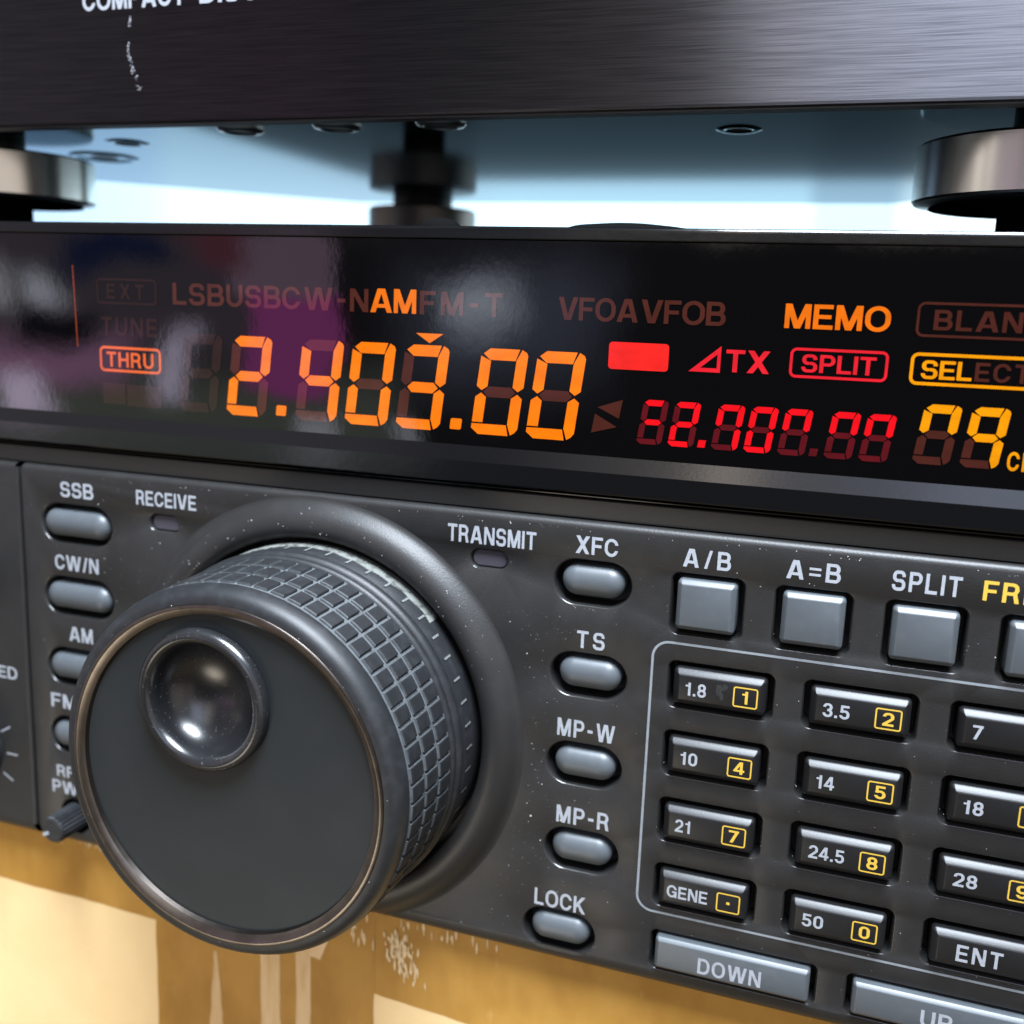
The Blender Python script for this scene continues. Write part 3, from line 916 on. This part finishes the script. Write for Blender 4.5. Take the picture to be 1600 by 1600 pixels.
for x, mn in ((-11.05, 'red'), (6.35, 'dimred')):
    m_ = MB()
    m_.add([(x, SY, 40.9), (x + 1.2, SY, 40.9), (x + 1.4, SY, 42.1), (x + .2, SY, 42.1)], [(0, 1, 2, 3)])
    obj('small_point', m_, mn, glass)
for x, lit in ((21.45, 'abf'), (28.1, 'abfgc')):
    m_ = MB()
    seg7(m_, x, 41.0, 5.25, 9.05, 1.3, lit, .118)
    obj('channel_digit', m_, ['amber', 'dim'], glass)

def sign(name, mname, fn, label=None):
    m_ = MB()
    fn(m_)
    return obj(name, m_, mname, glass, label=label)
T = lambda s, x0, x1, z0, h, gap=.13: (lambda m_: text(m_, s, x0, x1, z0, h, SY, gap=gap))
Rg = lambda x0, z0, x1, z1, r, w: (lambda m_: rr_ring(m_, x0, z0, x1, z1, r, w, SY))
def poly(*pts):
    return lambda m_: m_.add([(x, SY, z) for x, z in pts], [tuple(range(len(pts)))])
def both(*fs):
    return lambda m_: [f(m_) for f in fs]
sign('scale_line', 'line', poly((-133.85, 51.4), (-133.62, 51.4), (-134.08, 67.0), (-134.31, 67.0)), 'thin vertical orange line at the left of the display')
sign('mode_sign', 'faint', both(Rg(-128.6, 59.9, -114.8, 64.7, .8, .35), T('EXT', -126.3, -117.6, 60.9, 2.8, .4)), 'faint unlit EXT in a frame')
sign('mode_sign', 'faint', T('TUNE', -127.9, -114.7, 53.9, 3.5, .2), 'faint unlit TUNE lettering')
sign('mode_sign', 'faint', both(poly((-128.0, 40.6), (-122.6, 40.6), (-122.6, 44.7), (-128.0, 44.7)), poly((-122.4, 40.4), (-114.2, 40.4), (-114.2, 44.6), (-122.4, 44.6))), 'faint unlit block below the THRU sign')
sign('mode_sign', 'thru', both(Rg(-128.5, 46.9, -114.2, 51.8, 1.1, .5), T('THRU', -126.9, -115.9, 47.85, 2.9, .16)), 'lit orange THRU in a rounded frame')
sign('mode_sign', 'dimletter', T('LSB', -111.2, -99.9, 60.25, 4.0, .12), 'unlit LSB mode lettering')
sign('mode_sign', 'dimletter', T('USB', -99.4, -87.9, 60.25, 4.0, .12), 'unlit USB mode lettering')
sign('mode_sign', 'dimletter', T('CW-N', -87.6, -70.3, 60.25, 4.0, .16), 'unlit CW-N mode lettering')
sign('mode_sign', 'orange2', T('AM', -69.9, -61.1, 60.3, 4.1, .07), 'lit orange AM mode lettering')
sign('mode_sign', 'dimletter', T('FM-T', -60.4, -45.1, 60.25, 4.0, .22), 'unlit FM-T mode lettering')
sign('mode_sign', 'dimletter', T('VFOA', -35.4, -22.0, 60.3, 3.7, .06), 'unlit VFOA lettering')
sign('mode_sign', 'dimletter', T('VFOB', -21.5, -8.0, 60.3, 3.7, .06), 'unlit VFOB lettering')
sign('mode_sign', 'orange2', T('MEMO', 1.0, 16.4, 60.4, 3.7, .09), 'lit orange MEMO lettering')
sign('mode_sign', 'dim', both(Rg(20.0, 59.9, 44.0, 65.0, 1.1, .38), T('BLANK', 22.4, 37.6, 60.95, 2.95, .14)), 'unlit BLANK in a frame')
sign('red_block', 'redblock', lambda m_: (lambda p: m_.add(p, [tuple(range(len(p)))]))(rrect(-21.55, 54.9, 4.95, 2.2, .6, SY, 5)), 'solid lit red rounded block')
def delta(m_):
    o_, i_ = [(-13.3, 53.0), (-8.3, 53.0), (-8.3, 57.2)], [(-11.45, 53.65), (-8.85, 53.65), (-8.85, 55.85)]
    m_.add([(x, SY, z) for x, z in o_ + i_], [(0, 1, 4, 3), (1, 2, 5, 4), (2, 0, 3, 5)])
sign('mode_sign', 'pinkred', both(delta, T('TX', -7.5, -.7, 53.2, 3.5, .1)), 'lit red triangle and TX lettering')
sign('mode_sign', 'pinkred', both(Rg(2.3, 52.9, 16.7, 57.5, 1.0, .42), T('SPLIT', 4.1, 15.0, 53.8, 2.75, .1)), 'lit red SPLIT in a rounded frame')
sign('mode_sign', 'amber', both(Rg(19.8, 52.8, 44.0, 57.6, 1.1, .48), T('SEL', 21.4, 28.4, 53.75, 2.75, .08)), 'lit amber SEL in a rounded frame')
sign('mode_sign', 'dim', T('ECT', 28.8, 36.2, 53.75, 2.75, .16), 'unlit letters ECT after the lit SEL')
sign('mode_sign', 'amber', T('CH', 34.6, 38.2, 40.95, 2.85, .2), 'lit amber CH lettering')
sign('step_marker', 'orange', poly((-61.0, 57.05), (-58.4, 55.4), (-55.9, 57.05)), 'lit orange triangle above the third digit')
sign('arrow_mark', 'dim', poly((-27.9, 46.3), (-24.2, 44.6), (-23.7, 47.75)), 'unlit triangle pointing left')
sign('arrow_mark', 'dim', poly((-28.8, 42.0), (-24.5, 43.2), (-28.3, 45.2)), 'unlit triangle pointing right')

# ================================================================= CD PLAYER
player = thing('cd_player', (-69, 80, 75.3), 'dark brushed metal disc player on round steel feet, on top of the radio', 'disc player')
PX0, PX1 = -232.0, 80.0
YF, ZP = 16.0, 97.0
m_ = MB()
e = .5
pr_ = [(YF + 3.2, 95.95), (YF + e, 95.9), (YF + .1, 96.05), (YF, 96.5), (YF, 175), (YF + .5, 175.5), (YF + 3.2, 175.5)]
m_.loft([[(x, y, z) for y, z in pr_] for x in (PX0, PX1)], 0, False, False, False)
for x in (PX0, PX1):
    m_.add([(x, y, z) for y, z in pr_], [tuple(range(len(pr_)))], 0)
fp = obj('front_panel', m_, 'brushed', player, sharp=30)
m_ = MB()
m_.box(PX0 + .3, PX1 - .3, YF + .9, YF + 4.2, 95.6, 95.93)
obj('lower_edge', m_, 'edge', fp)
# chassis with cut rear corners
outl = [(PX0 + 3, YF + 3.4), (PX1 - 3, YF + 3.4), (PX1 - 3, 112), (PX1 - 65, 172), (-160.5, 172), (-223, 112), (PX0 + 3, 100)]
m_ = MB()
n = len(outl)
rings = [[(x, y, z) for x, y in outl] for z in (172, ZP)]
m_.loft(rings, 0, False, False)
m_.add(rings[1], [tuple(range(n))], 0)
m_.add(rings[0], [tuple(range(n))], 0)
ch = obj('chassis', m_, 'plate', player)
TY = YF - .05
legend('COMPACT', -142.7, -118.3, 117.45, 4.1, 'white_ink', fp, TY, gap=.10)
legend('DISC', -115.0, -101.8, 117.45, 4.1, 'white_ink', fp, TY, gap=.12)
legend('PLAYER', -98.5, -77.5, 117.45, 4.1, 'white_ink', fp, TY, gap=.10)
m_ = MB()
r2 = random.Random(3)
def fleck(m_, x, y, z, a, b, ang):
    c_, s_ = math.cos(ang), math.sin(ang)
    pts = []
    for i in range(5):
        t_ = 2 * PI * i / 5 + r2.uniform(-.3, .3)
        u, w = a * math.cos(t_), b * math.sin(t_)
        pts.append((x + u * c_ - w * s_, y, z + u * s_ + w * c_))
    m_.add(pts, [(0, 1, 2, 3, 4)])
for i in range(150):
    t_ = i / 149
    z = 116.0 - 14.2 * t_
    x = -131.2 - .9 * math.sin(t_ * 2.2) + 6.0 * max(0, t_ - .42) ** 1.25
    if (.16 < t_ < .40 and r2.random() < .85) or r2.random() < .5:
        continue
    wdt = .25 + 1.1 * max(0, t_ - .4)
    fleck(m_, x + r2.uniform(-wdt, wdt) * .8, YF - .06 - i * .002, z + r2.uniform(-.25, .25), r2.uniform(.08, .30), r2.uniform(.03, .08), r2.uniform(-.25, .35))
obj('scratch', m_, 'scuff', fp, label='pale worn scratch below the lettering')

def foot(cx, cy, r, rs, z0=83.0, z1=94.0, rp=7.0, mname='steel'):
    m_ = MB()
    m_.lathe(cx, 0, [(2, z0), (r - 3.2, z0), (r - 2.8, z0 + .35), (r - .4, z0 + .7), (r, z0 + 1.1), (r, z1 - .5), (r - .5, z1), (2, z1)], 96, axis='z', cy=cy)
    f_ = obj('foot', m_, mname, player, sharp=35)
    m_ = MB()
    m_.lathe(cx, 0, [(rs, z1 - .1), (rs, ZP + .1)], 48, axis='z', cy=cy)
    obj('stem', m_, 'edge', f_)
    m_ = MB()
    m_.lathe(cx, 0, [(r - 3.0, z0 - .05), (rp + .2, z0 - .4), (rp, z0 - .5), (rp, 75.2)], 64, axis='z', cy=cy)
    obj('pad', m_, 'pad', f_)
foot(40.4, 48, 22, 6)
foot(-194.6, 45, 22, 6)
foot(-134.0, 166, 18, 10, mname='rear_steel')
for x, y in ((-114.2, 28.1), (-91.1, 27.1), (-68.4, 26.5)):
    m_ = MB()
    m_.lathe(x, 0, [(4.9, ZP + .1), (4.9, ZP - .75), (4.5, ZP - 1.2), (3.4, ZP - 1.4), (3.1, ZP - 1.1), (0.6, ZP - 1.0)], 48, axis='z', cy=y, cap=True)
    obj('screw', m_, 'screw', ch)
for x, y, r in ((-156.3, 45.1, 2.6), (-13.8, 42.9, 2.2)):
    m_ = MB()
    m_.lathe(x, 0, [(r * 2.0, ZP - .02), (r * 1.6, ZP - .35), (r * 1.15, ZP - .3), (r, ZP - .08)], 48, axis='z', cy=y, cap=False)
    m_.lathe(x, 0, [(r, ZP - .1), (.2, ZP - .1)], 48, 1, axis='z', cy=y, cap=False)
    obj('screw_hole', m_, ['plate', 'recess'], ch)
m_ = MB()
m_.lathe(-180.6, 0, [(9, ZP - .02), (8.2, ZP - .4), (7.4, ZP - .4), (6.6, ZP - .1)], 48, axis='z', cy=66, cap=False)
m_.lathe(-180.6, 0, [(3.5, ZP - .05), (.2, ZP - .1)], 32, 1, axis='z', cy=66, cap=False)
obj('screw_hole', m_, ['plate', 'recess'], ch)

# ================================================================= CARDBOARD BOX
carton = thing('cardboard_box', (-40, 170, -280), 'tan cardboard box sealed with brown tape, under the radio', 'cardboard box')
m_ = MB()
m_.box(-260, 200, 5, 340, -280, -57.6)
walls = obj('walls', m_, 'kraft', carton)
def strip(name, mname, quads, y):
    m_ = MB()
    for q in quads:
        m_.add([(x, y, z) for x, z in q], [tuple(range(len(q)))])
    return obj(name, m_, mname, carton)
xs_ = [-259 + i * 3.2 for i in range(143)]
low = lambda x: -73.2 + (-.07 if x > -123 else -.01) * (x + 123) * 1.0 + .14 * math.sin(x * .21) + .07 * math.sin(x * .77)
strip('tape', 'tape', [[(a, -57.8), (a, low(a)), (b, low(b)), (b, -57.8)] for a, b in zip(xs_[:-1], xs_[1:])], 4.94)
zs_ = [-58 - i * 3.0 for i in range(70)]
ed = lambda z, s_: (-123.0 if s_ < 0 else -69.6) + .1 * math.sin(z * .5 + s_) + .06 * math.sin(z * 1.7)
strip('tape', 'tape', [[(ed(a, -1), a), (ed(b, -1), b), (ed(b, 1), b), (ed(a, 1), a)] for a, b in zip(zs_[:-1], zs_[1:])], 4.88)
r3 = random.Random(11)
def ragged(cx, z0, z1, w0, w1, step=1.2, jit=.5):
    L, Rr = [], []
    z = z0
    while z > z1:
        t_ = (z0 - z) / (z0 - z1)
        w = w0 + (w1 - w0) * t_
        L.append((cx - w / 2 + r3.uniform(-jit, jit), z))
        Rr.append((cx + w / 2 + r3.uniform(-jit, jit), z))
        z -= step
    return [[L[i], L[i + 1], Rr[i + 1], Rr[i]] for i in range(len(L) - 1)]
strip('tape', 'clear', ragged(-94.0, -66, -200, 4.6, 5.4, 3, .12), 4.82)
strip('tape', 'clear', ragged(-86.0, -64, -200, 3.4, 4.0, 3, .12), 4.82)
strip('tape', 'clear', ragged(-107.6, -77, -100, .8, 4.2, 1.5, .15), 4.82)
strip('tape', 'clear', [[(-98, -63), (-97, -70.5), (-82, -72.5), (-78, -62)]], 4.77)
m_ = MB()
for cx, cz, w, h, nn in ((-63.5, -66.5, 5, 7, 85), (-134.0, -58.9, 22, 1.0, 30), (-75, -63.0, 3, 6, 16), (-55, -59.8, 22, 1.6, 20), (-100, -62, 14, 3, 20)):
    for i in range(nn):
        fl = (r3.gauss(0, .36), r3.gauss(0, .36))
        x, z = cx + fl[0] * w + fl[1] * w * -.25, cz + fl[1] * h
        a, b = r3.uniform(.12, .32), r3.uniform(.4, 1.6)
        pts = [(x + a * math.cos(t_) * r3.uniform(.6, 1.3), 4.86 - i * .003, min(z + b * math.sin(t_) * r3.uniform(.6, 1.3), -57.8)) for t_ in (0, 1.1, 2.2, 3.3, 4.4, 5.4)]
        m_.add(pts, [tuple(range(6))])
obj('torn_paper', m_, 'torn', carton, label='pale torn paper flecks stuck on the tape')

# ================================================================= DUST
m_ = MB()
def speck(x, y, z, s_):
    ang = r3.uniform(0, PI)
    a, b = s_, s_ * r3.choice((.25, .35, .6, .9))
    c_, q = math.cos(ang), math.sin(ang)
    pts = []
    for t_ in (0, 1.3, 2.4, 3.6, 5.0):
        u, w = a * math.cos(t_), b * math.sin(t_)
        pts.append((x + u * c_ - w * q, y, z + u * q + w * c_))
    m_.add(pts, [(0, 1, 2, 3, 4)])
def clear_of_holes(x, z):
    if math.hypot(x - KX, z - KZ) < 43.8:
        return False
    return all(abs(x - h[0]) > h[2] + .1 or abs(z - h[1]) > h[3] + .1 for h in HOLES)
cnt = 0
while cnt < 480:
    k = r3.random()
    if k < .45:
        x, z = r3.uniform(-149, 50), r3.uniform(-53, 26)
    elif k < .8:
        x, z = r3.gauss(-36, 5), r3.uniform(-52, 10)
    else:
        x, z = r3.uniform(-130, -92), r3.uniform(-2, 24)
    if not clear_of_holes(x, z) or not (-149 < x < 52 and Z0 < z < Z1):
        continue
    speck(x, -.04, z, min(.036 * math.exp(r3.gauss(0.15, .55)), .26))
    cnt += 1
for i in range(70):                                 # on the glass lip and the surround of the knob
    speck(r3.uniform(-150, 40), -.03, 25.6 + r3.uniform(-.5, .1), r3.uniform(.04, .12))
for i in range(90):
    a = math.radians(r3.uniform(20, 175))
    r_ = r3.uniform(36.2, 40.5)
    yy = np.interp(r_, [36.4, 37.2, 38.1, 39.0, 39.8, 41.0], [-2.9, -2.95, -2.82, -2.48, -1.95, -.76]) - .06
    speck(KX + r_ * math.cos(a), yy, KZ + r_ * math.sin(a), r3.uniform(.05, .16))
for h in HOLES:
    for i in range(9):
        a = r3.uniform(PI * .95, PI * 2.05)
        x, z = h[0] + (h[2] + r3.uniform(.15, .7)) * math.cos(a), h[1] + (h[3] + r3.uniform(.12, .6)) * (math.sin(a) if abs(math.cos(a)) > .8 else -1)
        if z > Z0 + .2:
            speck(x, -.045, z, min(.035 * math.exp(r3.gauss(.1, .5)), .14))
for i in range(26):
    a, r_ = r3.uniform(0, 2 * PI), 29.6 + r3.uniform(0, .8)
    speck(KX + r_ * math.cos(a), -31.12, KZ + r_ * math.sin(a), r3.uniform(.04, .12))
dst = obj('dust', m_, 'dust')
dst['label'] = 'fine pale dust specks scattered over the radio front'
dst['category'] = 'dust'
dst['kind'] = 'stuff'
